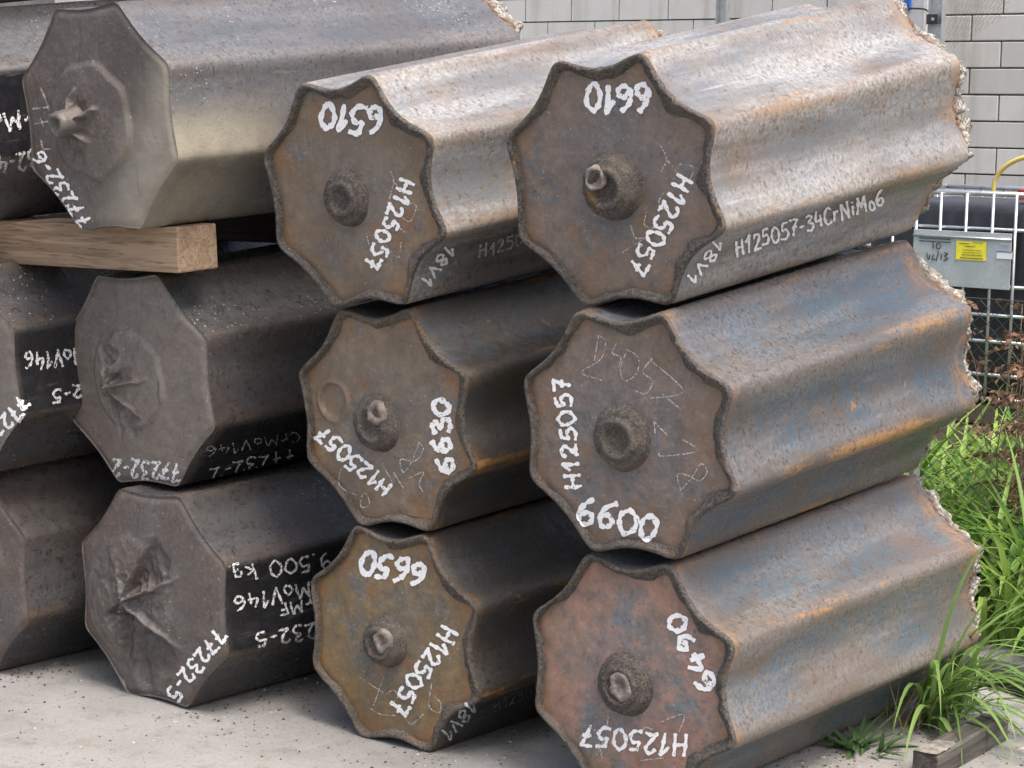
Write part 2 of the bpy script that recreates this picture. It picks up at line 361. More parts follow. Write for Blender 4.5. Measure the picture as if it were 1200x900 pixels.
class Ingot: pass
INGOTS = {}
def make_ingot(key, q, r, taper, L, depth, sig, mats, label, group, rim=True, face_h=None, paint=None, jag=.03, rimw=.032, crust_h=.105, ns=84, flutes=None, pale=False):
    X, Y, Z, phi, tilt, dyaw = q; seed = sum(ord(ch) * (i + 1) * 7.3 for i, ch in enumerate(key))
    ax = Vector((-math.sin(dyaw) * math.cos(tilt), math.cos(dyaw) * math.cos(tilt), math.sin(tilt)))
    rr = Vector((math.cos(dyaw), math.sin(dyaw), 0)); uu = rr.cross(ax)
    o0 = Vector((X, Y, Z + H))
    base = o0 + Vector((0, 0, 0)); root = empty('steel_ingot'); tag(root, label, 'ingot', group)
    mw = Matrix(((rr.x, ax.x, uu.x, base.x), (rr.y, ax.y, uu.y, base.y), (rr.z, ax.z, uu.z, base.z), (0, 0, 0, 1)))
    root.matrix_world = mw
    pr = profile(depth / r, sig / r, flutes); c_, s_ = math.cos(phi), math.sin(phi)
    pr = np.stack([pr[:, 0] * c_ - pr[:, 1] * s_, pr[:, 0] * s_ + pr[:, 1] * c_], 1)   # (x,z) relative to the tip radius
    def disp(x, y, z): return .0007 * noise.noise((x * 4 + seed, y * 1.2, z * 4)) + .0006 * fbm((x * 22 + seed, y * 14, z * 22), 3)
    # body
    s0 = .014 if rim else .003
    ss = s0 + (L - s0) * np.linspace(0, 1, ns) ** 1.0
    v = []; ridge = []; ends = []; pnt = []
    endjag = [jag * (.5 * noise.noise((math.cos(u * math.pi / 4) * 7 + seed, math.sin(u * math.pi / 4) * 7, 3)) + .6 * noise.noise((math.cos(u * math.pi / 4) * 24 + seed, math.sin(u * math.pi / 4) * 24, 5)) - .15) for u in U]
    for j, s in enumerate(ss):
        fr = (s - s0) / (L - s0)
        for k in range(NT_):
            rad = r + taper * s; x, z = pr[k] * rad; y = s + endjag[k] * smooth(.80, 1, fr)
            d = disp(x, y, z); nx, nz = pr[k] / np.linalg.norm(pr[k])
            e = 0
            if fr > .93: e = .006 * fbm((x * 30 + seed, y * 30, z * 30), 3) * (fr - .93) / .07 - .004 * (fr - .93) / .07
            if j == 0: d -= .002
            v.append((x + nx * (d + e), y, z + nz * (d + e)))
            ridge.append(RID[k]); ends.append(max(float(smooth(.07, .0, s)) * .7 * RID[k] + .25 * float(smooth(.05, 0, s)), float(smooth(.90, 1.0, fr))))
            p = 0.0
            if paint:
                for (u0, u1, y0, y1) in paint:
                    uu_ = U[k] + (8 if U[k] < u0 - 4 else 0)
                    p = max(p, float(smooth(u0 - .03, u0 + .05, uu_) * smooth(u1 + .05, u1 - .03, uu_) * smooth(y0 - .01, y0 + .01, y + .02 * noise.noise((x * 9, z * 9, seed))) * smooth(y1 + .03, y1 - .03, y + .08 * noise.noise((x * 9, z * 9, seed)))))
            pnt.append(p)
    f = [(j * NT_ + k, (j + 1) * NT_ + k, (j + 1) * NT_ + (k + 1) % NT_, j * NT_ + (k + 1) % NT_) for j in range(ns - 1) for k in range(NT_)]
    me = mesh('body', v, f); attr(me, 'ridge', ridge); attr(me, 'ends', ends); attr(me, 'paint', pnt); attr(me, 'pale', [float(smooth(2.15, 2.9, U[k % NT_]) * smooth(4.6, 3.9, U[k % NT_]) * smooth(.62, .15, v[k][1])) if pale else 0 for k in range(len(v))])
    body = link('body', me, root, [mats['side']]); first = v[:NT_]; last = v[-NT_:]
    # rim: a rough raised lip round the foot of the ingot, then the end face set a little back
    fs = .020 if rim else .0; inner = []
    if rim:
        rows = 7; rv = []
        for i in range(rows):
            t = i / (rows - 1)
            for k in range(NT_):
                a = math.cos(U[k] * math.pi / 4) * 6 + seed; b = math.sin(U[k] * math.pi / 4) * 6
                wd = rimw * (.95 + .40 * math.cos((U[k] - 2.2) * math.pi / 4)) * (1 + .50 * noise.noise((a, b, 1)) + .10 * noise.noise((a * 3, b * 3, 2)))
                ins = [.0, .0015, .005, .011, .018, wd * .8, wd][i]; yy = [.0145, .006, .0, -.001, .003, .013, .0212][i]
                x, z = pr[k] * r; n_ = np.array((x, z)) / math.hypot(x, z); g = .0062 * fbm((x * 55 + seed, i * .9, z * 55), 3) * (1 if 0 < i < 6 else 0)
                if i == 0: p = (first[k][0], first[k][1], first[k][2])
                else: p = (x - n_[0] * (ins - g * .6), yy + g, z - n_[1] * (ins - g * .6))
                rv.append(p)
        rf = [(j * NT_ + k, j * NT_ + (k + 1) % NT_, (j + 1) * NT_ + (k + 1) % NT_, (j + 1) * NT_ + k)[::-1] for j in range(rows - 1) for k in range(NT_)]
        link('rim', mesh('rim', rv, rf), root, [mats['rim']]); inner = rv[-NT_:]
    else: inner = first; rv = []; rf = []
    # end face
    nr = 30 if face_h is None else 110
    fv = []; fr_ = []
    for i in range(nr):
        t = 1 - i / nr
        for k in range(NT_):
            x, z = inner[k][0] * t, inner[k][2] * t
            h = .0022 * fbm((x * 9 + seed, 0, z * 9), 4) - .006 * (1 - t * t)
            if face_h is not None: h -= face_h(x, z)
            if not rim: h += .009 * float(smooth(.90, 1, t)) ** 2
            y = inner[k][1] if i == 0 else fs + h - .001 * (1 - t)
            fv.append((x, y, z)); fr_.append(RID[k] * t ** 6 + .5 * t ** 12)
    fv.append((0, fs - .007 - (face_h(0, 0) if face_h else 0), 0)); fr_.append(0)
    ff = [(j * NT_ + k, j * NT_ + (k + 1) % NT_, (j + 1) * NT_ + (k + 1) % NT_, (j + 1) * NT_ + k)[::-1] for j in range(nr - 1) for k in range(NT_)]
    ff += [((nr - 1) * NT_ + (k + 1) % NT_, (nr - 1) * NT_ + k, nr * NT_) for k in range(NT_)]
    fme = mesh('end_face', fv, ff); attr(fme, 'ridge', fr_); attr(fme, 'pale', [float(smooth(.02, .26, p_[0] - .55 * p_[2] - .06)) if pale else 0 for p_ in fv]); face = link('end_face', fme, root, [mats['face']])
    # crust of refractory on the far (top) end
    sc = [(.985, -.03), (1.0, .22), (1.005, .60), (.985, .95), (.92, 1.10), (.82, 1.0), (.66, .8), (.45, .7), (.2, .65)]; cv = []; cf_ = []
    for i, (m_, hh) in enumerate(sc):
        for k in range(NT_):
            a = math.cos(U[k] * math.pi / 4) * 5 + seed; b = math.sin(U[k] * math.pi / 4) * 5
            am = crust_h * (.58 + .95 * noise.noise((a, b, 9)) + .3 * noise.noise((a * 4, b * 4, 9))); am = max(am, .012)
            x0, y0, z0 = last[k]; g = .011 * fbm((x0 * 28 + seed, i * 1.1, z0 * 28), 4) if i > 0 else 0
            fr2 = 1 - RID[k] * .05
            cv.append((x0 * m_ * fr2 + x0 * g / r, y0 + am * hh + (g * 1.2 if i else -.01), z0 * m_ * fr2 + z0 * g / r)); cf_.append(1.0 if i == 0 else (.6 if i == 1 else 0))
    n0 = len(sc); cv.append((0, L + crust_h * .5, 0)); cf_.append(0)
    cfc = [(j * NT_ + k, (j + 1) * NT_ + k, (j + 1) * NT_ + (k + 1) % NT_, j * NT_ + (k + 1) % NT_) for j in range(n0 - 1) for k in range(NT_)]
    cfc += [((n0 - 1) * NT_ + k, n0 * NT_, (n0 - 1) * NT_ + (k + 1) % NT_) for k in range(NT_)]
    cme = mesh('top_crust', cv, cfc); attr(cme, 'fringe', cf_); link('top_crust', cme, root, [M['crust']])
    I = Ingot(); I.root = root; I.mw = mw; I.inv = mw.inverted(); I.seed = seed; I.fs = fs; I.face = face
    nb = len(v); nf = nb + len(fv)
    I.bvh = BVHTree.FromPolygons([mw @ Vector(p) for p in v] + [mw @ Vector(p) for p in fv] + [mw @ Vector(p) for p in rv], f + [tuple(a + nb for a in q_) for q_ in ff] + [tuple(a + nf for a in q_) for q_ in rf])
    INGOTS[key] = I; return I
def face_xy(q, px, py, off=0.0):                # a spot of the photograph on an ingot's end plane, in that ingot's own axes
    X, Y, Z, phi, tilt, dyaw = q
    ax = Vector((-math.sin(dyaw) * math.cos(tilt), math.cos(dyaw) * math.cos(tilt), math.sin(tilt))); rr = Vector((math.cos(dyaw), math.sin(dyaw), 0)); uu = rr.cross(ax)
    o0 = Vector((X, Y, Z + H)) + ax * off; d = ray(px, py); t = (o0 - EYE).dot(ax) / d.dot(ax); p = EYE + d * t - o0
    return p.dot(rr), p.dot(uu)

Q = {'A1': (-3.3024, 4.7504, -0.168, 0.0804, 0.137, 0.0144), 'A2': (-3.2413, 4.7607, -0.860, 0.0489, 0.0782, 0.0171), 'A3': (-3.2402, 4.8097, -1.5587, 0.0365, 0.0285, -0.0051),
     'B1': (-4.2313, 4.7223, -0.2299, 0.0978, 0.1325, -0.0068), 'B2': (-4.1858, 4.8315, -0.92, 0.0679, 0.0806, -0.0033), 'B3': (-4.1707, 4.8633, -1.6093, 0.0258, 0.0249, -0.0018),
     'C1': (-5.0795, 4.4785, -0.021, 0.0644, 0.082, -0.0125), 'C2': (-5.1631, 4.7148, -0.8767, 0.0687, 0.068, -0.001), 'C3': (-5.0414, 4.6692, -1.5798, 0.0337, 0.0195, -0.0105),
     'D1': (-5.93, 4.25, -0.06, 0.0644, 0.088, -0.0125), 'D2': (-5.80, 4.46, -0.8767, 0.0687, 0.0585, -0.001), 'D3': (-5.86, 4.54, -1.5798, 0.0337, 0.0195, -0.0105)}
GA = 'fluted ingots stacked at the right'; GC = 'octagonal ingots stacked at the left'
def AB(k, side, face, rimm, label, **kw):
    make_ingot(k, Q[k], .371, .029, 1.438, .036, .021, dict(side=M[side], face=M[face], rim=M[rimm]), label, GA, flutes=(1, 1, 1.1, 1.05, .75, .5, .5, .65), **kw)
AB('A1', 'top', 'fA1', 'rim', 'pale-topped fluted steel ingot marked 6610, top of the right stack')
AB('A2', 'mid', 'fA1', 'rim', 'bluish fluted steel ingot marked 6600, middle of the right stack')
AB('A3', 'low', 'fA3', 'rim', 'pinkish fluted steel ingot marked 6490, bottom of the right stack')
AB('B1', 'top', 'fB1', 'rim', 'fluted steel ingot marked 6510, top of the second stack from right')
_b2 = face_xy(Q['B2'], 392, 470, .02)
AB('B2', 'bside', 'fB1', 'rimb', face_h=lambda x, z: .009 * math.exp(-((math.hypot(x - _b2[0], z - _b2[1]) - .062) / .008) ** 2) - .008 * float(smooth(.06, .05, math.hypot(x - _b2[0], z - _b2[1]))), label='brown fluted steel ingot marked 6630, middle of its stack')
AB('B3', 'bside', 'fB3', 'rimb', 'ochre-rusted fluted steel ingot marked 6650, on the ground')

def torn(cx, cz, rd, dome, ridges, wedges, seed, crack=0.0):
    def h(x, z):
        dx, dz = x - cx, z - cz; rr_ = math.hypot(dx, dz); a = math.atan2(dz, dx)
        wob = 1 + .10 * noise.noise((math.cos(a) * 2 + seed, math.sin(a) * 2, 0)); t = rr_ / (rd * wob)
        o = dome * float(smooth(1.03, .90, t)) * (1 + .6 * max(0, 1 - t))
        for (ang, ln, amp, wd) in ridges:
            ca, sa = math.cos(R(ang)), math.sin(R(ang)); al = dx * ca + dz * sa; pe = -dx * sa + dz * ca + .012 * noise.noise((al * 25 + seed, ang, 0))
            if al > 0: o += amp * math.exp(-(pe / (wd * .7)) ** 2) * max(0, 1 - al / ln) ** .7 * min(1, al / .015)
        for (a0, a1, ln, dep) in wedges:
            da = (math.degrees(a) - a0) % 360; span = (a1 - a0) % 360
            if da < span:
                lim = ln * (1 + .25 * noise.noise((a * 4 + seed, 3, 0))); tt = rr_ / lim
                if tt < 1: o -= dep * float(smooth(0, .05, da / span)) * float(smooth(1.0, .90, da / span)) * (1 - tt ** 3) * (.35 + .65 * min(1, rr_ / .05)) * (1 + .5 * noise.noise((x * 40, z * 40, seed)))
        if crack and rr_ < .24: o += crack * (1 - abs(noise.noise((x * 17 + seed, z * 17, 2)))) ** 4 * (1 - rr_ / .24) + crack * .6 * (1 - abs(noise.noise((x * 45 + seed, z * 45, 5)))) ** 3 * (1 - rr_ / .24)
        return o
    return h
RC = dict(r=.3765, taper=.0208, L=1.70, depth=.012, sig=.012)
def CC(k, side, face, label, **kw):
    make_ingot(k, Q[k], RC['r'], RC['taper'], RC['L'], RC['depth'], RC['sig'], dict(side=M[side], face=M[face], rim=M['rim']), label, GC, rim=False, **kw)
c1 = face_xy(Q['C1'], 109, 143); c2 = face_xy(Q['C2'], 153, 445); c3 = face_xy(Q['C3'], 150, 702)
s1 = face_xy(Q['C1'], 90, 145); s2 = face_xy(Q['C2'], 132, 452); s3 = face_xy(Q['C3'], 150, 703)
t1 = torn(c1[0], c1[1], .188, .014, [], [], 1.0); t1b = torn(s1[0], s1[1], .01, 0, [(78, .12, .045, .012), (20, .15, .05, .012), (-35, .11, .045, .013), (150, .07, .03, .012), (-100, .08, .03, .012)], [(30, 70, .10, .012), (-110, -60, .12, .016)], 1.5, .002)
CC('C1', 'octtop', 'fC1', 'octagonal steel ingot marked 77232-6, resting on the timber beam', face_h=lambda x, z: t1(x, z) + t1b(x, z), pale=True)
t2 = torn(c2[0], c2[1], .170, .011, [], [], 2.0); t2b = torn(s2[0], s2[1], .01, 0, [(12, .20, .042, .010), (58, .12, .03, .011), (-32, .17, .022, .010), (105, .14, .02, .010)], [(60, 108, .14, .034), (-82, -32, .18, .03), (14, 46, .13, .016)], 2.5, .002)
CC('C2', 'oct', 'fC2', 'octagonal steel ingot marked 77232-2, under the timber beam', face_h=lambda x, z: t2(x, z) + t2b(x, z), paint=[(3.05, 3.97, .05, .75)])
t3 = torn(c3[0], c3[1], .22, .006, [], [], 3.0); t3b = torn(s3[0], s3[1], .01, 0, [(24, .28, .026, .012), (62, .28, .024, .012), (-27, .30, .026, .011), (-102, .2, .02, .012), (110, .2, .014, .02)], [(25, 62, .27, .036), (-100, -28, .30, .034), (-150, -105, .13, .05), (-26, 22, .18, .012)], 3.5, .009)
CC('C3', 'oct', 'fC1', 'octagonal steel ingot marked 77232-5 with torn end, on the ground', face_h=lambda x, z: t3(x, z) + t3b(x, z), paint=[(2.02, 2.98, .0, .62)])
CC('D1', 'octtop', 'fC1', 'octagonal ingot cut off by the left edge, above the timber beam', paint=[(2.02, 2.98, .0, 1.2)])
CC('D2', 'oct', 'fC2', 'octagonal ingot cut off by the left edge, under the timber beam', paint=[(2.03, 2.97, .01, .62)])
t4 = torn(-.03, 0, .26, .012, [], [], 4.0)
CC('D3', 'oct', 'fC1', 'octagonal ingot cut off by the left edge, on the ground', face_h=t4)

Q['D0'] = (-5.98, 4.30, .66, 0.03, 0.14, -0.0125)
CC('D0', 'oct', 'fC1', 'dark underside of an ingot glimpsed above the top left corner')
# stubs left by the pouring runner on the fluted ingots
def stub(key, px, py, r, hgt, core_px=None, core_r=.03, hole=.014, ring=.5, core=True):
    I = INGOTS[key]; cx, cz = face_xy(Q[key], px, py, I.fs); n = 40
    prof = [(1.14, -.006), (1.05, .005), (1.0, hgt * .38), (.96, hgt * .62), (.88, hgt * .74), (.76, hgt * .78), (.70, hgt * .86), (.66, hgt * 1.02), (.58, hgt * 1.06), (ring, hgt * 1.0), (ring * .8, hgt * .85 - .006), (ring * .45, hgt * .85 - .010), (.08, hgt * .85 - .010)]
    v = []
    for i, (m_, h) in enumerate(prof):
        for k in range(n):
            a = 2 * math.pi * k / n; w_ = r * m_ * (1 + .035 * noise.noise((math.cos(a) * 2 + I.seed, math.sin(a) * 2, i * .2))); x, z = w_ * math.cos(a), w_ * math.sin(a)
            g = .0028 * fbm((x * 45 + I.seed, h * 45, z * 45), 3) * (1 if i > 0 else 0)
            v.append((cx + x * (1 + g / r), I.fs - .007 - h - g, cz + z * (1 + g / r)))
    v.append((cx, I.fs - .007 - hgt * .85 + .010, cz)); m = len(prof)
    f = [(j * n + k, j * n + (k + 1) % n, (j + 1) * n + (k + 1) % n, (j + 1) * n + k)[::-1] for j in range(m - 1) for k in range(n)] + [((m - 1) * n + (k + 1) % n, (m - 1) * n + k, m * n) for k in range(n)]
    st = link('sprue_stub', mesh('sprue_stub', v, f), I.root, [M['stub']])
    if core:
        ox, oz = (0, 0) if core_px is None else (face_xy(Q[key], *core_px, I.fs - hgt)[0] - cx, face_xy(Q[key], *core_px, I.fs - hgt)[1] - cz)
        v = []; pr_ = [(core_r * 1.1, -.012), (core_r * 1.02, .004), (core_r * .8, .008), (hole * 1.3, .006), (hole, -.004), (hole * .5, -.012)]
        for i, (w_, h) in enumerate(pr_):
            for k in range(20):
                a = 2 * math.pi * k / 20; q_ = w_ * (1 + .28 * noise.noise((math.cos(a) * 1.5 + I.seed, math.sin(a) * 1.5, i * .25 + 7)))
                v.append((cx + ox + q_ * math.cos(a), I.fs - .007 - hgt * .97 - h * .8 + .004 * noise.noise((math.cos(a) * 2, math.sin(a) * 2 + i * .5, I.seed)), cz + oz + q_ * math.sin(a)))
        v.append((cx + ox, I.fs - .007 - hgt * .97 + .012, cz + oz)); m = len(pr_)
        f = [(j * 20 + k, j * 20 + (k + 1) % 20, (j + 1) * 20 + (k + 1) % 20, (j + 1) * 20 + k)[::-1] for j in range(m - 1) for k in range(20)] + [((m - 1) * 20 + (k + 1) % 20, (m - 1) * 20 + k, m * 20) for k in range(20)]
        link('stub_core', mesh('stub_core', v, f), st, [M['core']])
stub('A1', 721, 218, .087, .052, (698, 209), .032, .018)
stub('A2', 731, 513, .087, .034, None, .03, .016, .48, core=False)
stub('A3', 735, 801, .085, .040, (729, 804), .038, .016)
stub('B1', 409, 232, .080, .034, None, .03, .016, .45, core=False)
stub('B2', 444, 495, .084, .036, (442, 484), .034, .012)
stub('B3', 455, 751, .076, .048, (449, 751), .034, .012)
# small broken stubs on the octagonal ingots
for key, (px, py), r_, h_ in (('C1', (94, 143), .042, .085), ('C2', (132, 452), .03, .02), ('C3', (151, 703), .026, .015)):
    I = INGOTS[key]; cx, cz = face_xy(Q[key], px, py); v = []; n = 24; pr_ = [(1.5, -.02), (1.1, .3), (1, .8), (.85, 1.05), (.55, 1.1), (.35, .85), (.1, .8)]
    for i, (m_, h) in enumerate(pr_):
        for k in range(n):
            a = 2 * math.pi * k / n; q_ = r_ * m_ * (1 + .2 * noise.noise((math.cos(a) * 1.5 + I.seed, math.sin(a) * 1.5, i * .3))); v.append((cx + q_ * math.cos(a), -.012 - h * h_ + .004 * noise.noise((a * 3, i, 1)), cz + q_ * math.sin(a)))
    v.append((cx, -.012 - h_ * .8, cz)); m = len(pr_)
    f = [(j * n + k, j * n + (k + 1) % n, (j + 1) * n + (k + 1) % n, (j + 1) * n + k)[::-1] for j in range(m - 1) for k in range(n)] + [((m - 1) * n + (k + 1) % n, (m - 1) * n + k, m * n) for k in range(n)]
    link('sprue_stub', mesh('sprue_stub', v, f), I.root, [M['fC1']])

# timber beam between the left-hand ingots, plus an added dark one behind
def build_beam(Yb, dz, label, dx=0.0, mat='wood'):
    p = at_y(205, 320, 4.62); top = at_y(205, 266, 4.62); hgt = top.z - p.z; L_ = 2.2; p.z += dz; p.x += dx
    root = empty('timber_beam', (p.x, Yb, p.z)); root.rotation_euler = (R(3), R(-1.2), R(-1))
    tag(root, label, 'beam', 'timber beam and added dark beam under the top left ingots')
    bm = bmesh.new(); box_bm(bm, (-L_ / 2, .085, hgt / 2), (L_, .17, hgt), None, .006); me = bpy.data.meshes.new('plank'); bm.to_mesh(me); bm.free()
    link('plank', me, root, [M[mat]], False)
build_beam(4.62, 0, 'sawn timber beam in front, lying between the left octagonal ingots', .02)
build_beam(5.45, .056, 'added dark timber beam further back, blocking the gap under the top octagonal ingots', .10, 'shadewood')  # added beam, closes the bright gap and reads as shade

# ------------------------------------------------------------------ writing
G = {'0': (.62, [[(.30, 1), (.06, .75), (.04, .35), (.25, 0), (.52, .22), (.56, .68), (.30, 1)]]),
     '1': (.42, [[(.02, .62), (.30, 1), (.27, .5), (.25, 0)]]),
     '2': (.58, [[(.05, .78), (.25, 1), (.50, .82), (.36, .45), (.02, .03)], [(.02, .03), (.28, .08), (.56, .02)]]),
     '3': (.55, [[(.06, .92), (.32, 1), (.46, .80), (.20, .56), (.48, .40), (.46, .12), (.22, 0), (.02, .12)]]),
     '4': (.58, [[(.22, 1), (.03, .42), (.54, .46)], [(.42, .72), (.40, 0)]]),
     '5': (.56, [[(.52, .98), (.16, .96)], [(.16, .96), (.10, .58), (.36, .62), (.52, .34), (.34, .03), (.02, .06)]]),
     '6': (.60, [[(.46, 1), (.16, .74), (.04, .34), (.20, .02), (.46, .08), (.52, .32), (.32, .46), (.08, .28)]]),
     '7': (.56, [[(.02, .96), (.26, .95), (.54, .98)], [(.54, .98), (.36, .5), (.26, 0)], [(.18, .46), (.34, .5), (.54, .50)]]),
     '8': (.56, [[(.30, .54), (.08, .76), (.28, 1), (.48, .78), (.28, .54), (.04, .26), (.26, 0), (.52, .24), (.30, .54)]]),
     '9': (.58, [[(.50, .72), (.30, .98), (.08, .74), (.26, .52), (.50, .72), (.46, .30), (.20, 0)]]),
     'H': (.66, [[(.10, 1), (.06, .5), (.04, 0)], [(.56, 1), (.54, .5), (.52, 0)], [(.06, .50), (.30, .52), (.55, .50)]]),
     '-': (.40, [[(.04, .42), (.34, .46)]]), '.': (.22, [[(.06, .0), (.12, .06)]]), ' ': (.4, []),
     'V': (.58, [[(.02, 1), (.14, .5), (.26, 0)], [(.26, 0), (.40, .5), (.54, 1)]]),
     'C': (.56, [[(.52, .86), (.28, 1), (.05, .60), (.10, .16), (.32, 0), (.54, .14)]]),
     'r': (.40, [[(.06, .62), (.08, .3), (.06, 0)], [(.07, .38), (.20, .60), (.38, .58)]]),
     'M': (.80, [[(.03, 0), (.10, .5), (.14, 1)], [(.14, 1), (.28, .6), (.38, .34)], [(.38, .34), (.52, .7), (.64, 1)], [(.64, 1), (.70, .5), (.74, 0)]]),
     'N': (.70, [[(.05, 0), (.08, .5), (.10, 1)], [(.10, 1), (.34, .5), (.56, 0)], [(.56, 0), (.60, .5), (.62, 1)]]),
     'o': (.48, [[(.24, .55), (.05, .36), (.10, .05), (.32, .0), (.42, .28), (.24, .55)]]),
     'i': (.24, [[(.12, .58), (.10, .3), (.10, 0)], [(.13, .78), (.14, .84)]]),
     'F': (.54, [[(.08, 1), (.07, .5), (.05, 0)], [(.08, .98), (.28, .98), (.50, 1)], [(.07, .54), (.24, .55), (.40, .54)]]),
     'k': (.5, [[(.08, 1), (.07, .5), (.05, 0)], [(.42, .62), (.22, .40), (.10, .30)], [(.16, .34), (.30, .18), (.46, 0)]]),
     'g': (.5, [[(.44, .50), (.22, .58), (.06, .34), (.22, .10), (.42, .30)], [(.44, .55), (.42, .1), (.34, -.28), (.08, -.24)]]),
     'D': (.62, [[(.10, 0), (.14, .5), (.18, 1)], [(.04, .98), (.38, .94), (.56, .6), (.46, .2), (.02, .02)]]),
     'T': (.56, [[(.02, .98), (.28, .98), (.54, 1)], [(.28, .98), (.27, .5), (.25, 0)]]), 'U': (.58, [[(.05, 1), (.04, .4), (.22, 0), (.46, .2), (.52, 1)]])}
def lay(I, strokes_px, wpx, mat, name='painted_number', jit=.5, lift=.0022):
    """brush strokes laid on the ingot's skin"""
    v = []; f = []; rnd = random.Random(int(I.seed * 10) + len(strokes_px) * 17 + int(strokes_px[0][0][0]))
    for st in strokes_px:
        pts = spline(st, 7); acc = [np.array(pts[0])]
        P = np.array(pts); prev = None; n = len(P); ph = rnd.uniform(0, 9)
        for i in range(n):
            d = P[min(i + 1, n - 1)] - P[max(i - 1, 0)]; d = d / (np.linalg.norm(d) + 1e-9); nn = np.array((-d[1], d[0]))
            ww = wpx * .53 * (1 + jit * math.sin(i * .9 + ph) * .5 + jit * noise.noise((i * .7, ph, 0))) * (.75 if i in (0, n - 1) else 1)
            row = []
            for sd_ in (-1, 0, 1):
                q = P[i] + nn * ww * sd_ - (d * ww * .5 if i == 0 else 0) + (d * ww * .5 if i == n - 1 else 0)
                hit = I.bvh.ray_cast(EYE, ray(q[0], q[1]).normalized())
                if hit[0] is None: row = None; break
                nr = hit[1] if hit[1].dot(EYE - hit[0]) > 0 else -hit[1]
                row.append(I.inv @ (hit[0] + nr * lift))
            if row is None: prev = None; continue
            b = len(v); v += row
            if prev is not None and (v[prev + 1] - row[1]).length < .05:
                f += [(prev, prev + 1, b + 1, b), (prev + 1, prev + 2, b + 2, b + 1)]
            prev = b
    if f: return link(name, mesh(name, v, f), I.root, [mat], False)
def word(key, text, p0, p1, h, wpx=4.0, mat='paint', slant=0.0, name='painted_character', wob=.085, sp=.14):
    I = INGOTS[key]; p0 = np.array(p0, float); p1 = np.array(p1, float); adv = p1 - p0; ln = np.linalg.norm(adv); a = adv / ln; up = np.array((a[1], -a[0]))
    tot = sum(G[c][0] + sp for c in text) - sp; sx = ln / tot; x = 0; out = []; rnd = random.Random(hash((len(text), int(p0[0]), int(p1[1]))) & 0xffff)
    for c in text:
        wd, sts = G[c]; dy = rnd.uniform(-wob, wob); sc = 1 + rnd.uniform(-wob, wob); rt = rnd.uniform(-wob, wob) * 1.2
        for st in sts:
            q = []
            for (gx, gy) in st:
                gx2 = gx + slant * gy - rt * (gy - .5); gy2 = gy * sc + dy + rt * (gx - .3)
                q.append(p0 + a * (x + gx2 + rnd.uniform(-.03, .03)) * sx + up * (gy2 + rnd.uniform(-.035, .035)) * h)
            out.append([tuple(z) for z in q])
        x += wd + sp
        if out: lay(I, out, wpx, M[mat], name)
        out = []

word('A1', '6610', (761, 98), (686, 101), 31, 5.4)
word('A1', 'H125057', (796, 203), (737, 313), 21, 3.8)
word('A1', '18V1', (839, 279), (803, 326), 12, 2.6, 'paint')
word('A1', 'H125057-34CrNiMo6', (862, 300), (1036, 239), 18, 2.5, slant=.30)
word('B1', '6510', (449, 127), (378, 119), 31, 5.4)
word('B1', 'H125057', (470, 208), (427, 310), 20, 3.8)
word('B1', '18V1', (524, 285), (491, 328), 13, 2.8)
word('B1', 'H125057-34', (561, 303), (664, 270), 14, 2.0, 'paint_dry', slant=.3)
word('B2', '6630', (531, 553), (528, 467), 21, 5.4)
word('B2', 'H125057', (461, 568), (381, 499), 18, 3.6)
word('B3', '6650', (501, 664), (428, 643), 28, 5.4)
word('B3', 'H125057', (518, 731), (457, 829), 21, 3.8)
word('B3', '18V1', (550, 821), (516, 858), 13, 2.6, 'paint_dry')
word('B3', 'H125057-34', (578, 834), (668, 798), 11, .9, 'chalk', slant=.3)
word('A2', 'H125057', (682, 571), (668, 443), 19, 3.8)
word('A2', '6600', (675, 610), (768, 634), 30, 5.4)
word('A3', '6490', (842, 803), (797, 716), 20, 5.4)
word('A3', 'H125057', (806, 862), (684, 849), 25, 3.8)
word('C1', '77232-6', (111, 259), (50, 174), 17, 3.0)
word('C2', '77232-2', (213, 543), (133, 537), 20, 3.2, 'paint_dry')
word('C3', '77232-5', (252, 734), (193, 811), 19, 3.2)
word('C3', '9.500 kg', (386, 646), (272, 667), 18, 2.4, 'paint_dry')
word('C3', 'CrMoV146', (388, 676), (272, 699), 18, 2.4, 'paint_dry')
word('C3', 'CrMF', (377, 697), (325, 709), 14, 2.2, 'paint_dry')
word('C3', '77232-5', (400, 722), (298, 743), 17, 2.4, 'paint_dry')
word('C2', '77232-2', (345, 525), (245, 548), 15, 1.8, 'paint_dry', name='painted_character')
word('C2', 'CrMoV146', (350, 505), (240, 523), 12, 1.2, 'chalk', name='chalk_character')
word('D2', 'CrMoV146', (120, 406), (27, 413), 20, 2.6, 'paint_dry')
word('D2', '77232-5', (150, 444), (60, 456), 16, 2.6, 'paint_dry')
word('D2', '77232-5', (24, 462), (-40, 530), 18, 3.4, 'paint')
word('D1', 'CrMoV', (52, 122), (-30, 140), 22, 3.0, 'paint_dry')
word('D1', '77232-4', (80, 168), (-5, 182), 20, 3.0, 'paint_dry')
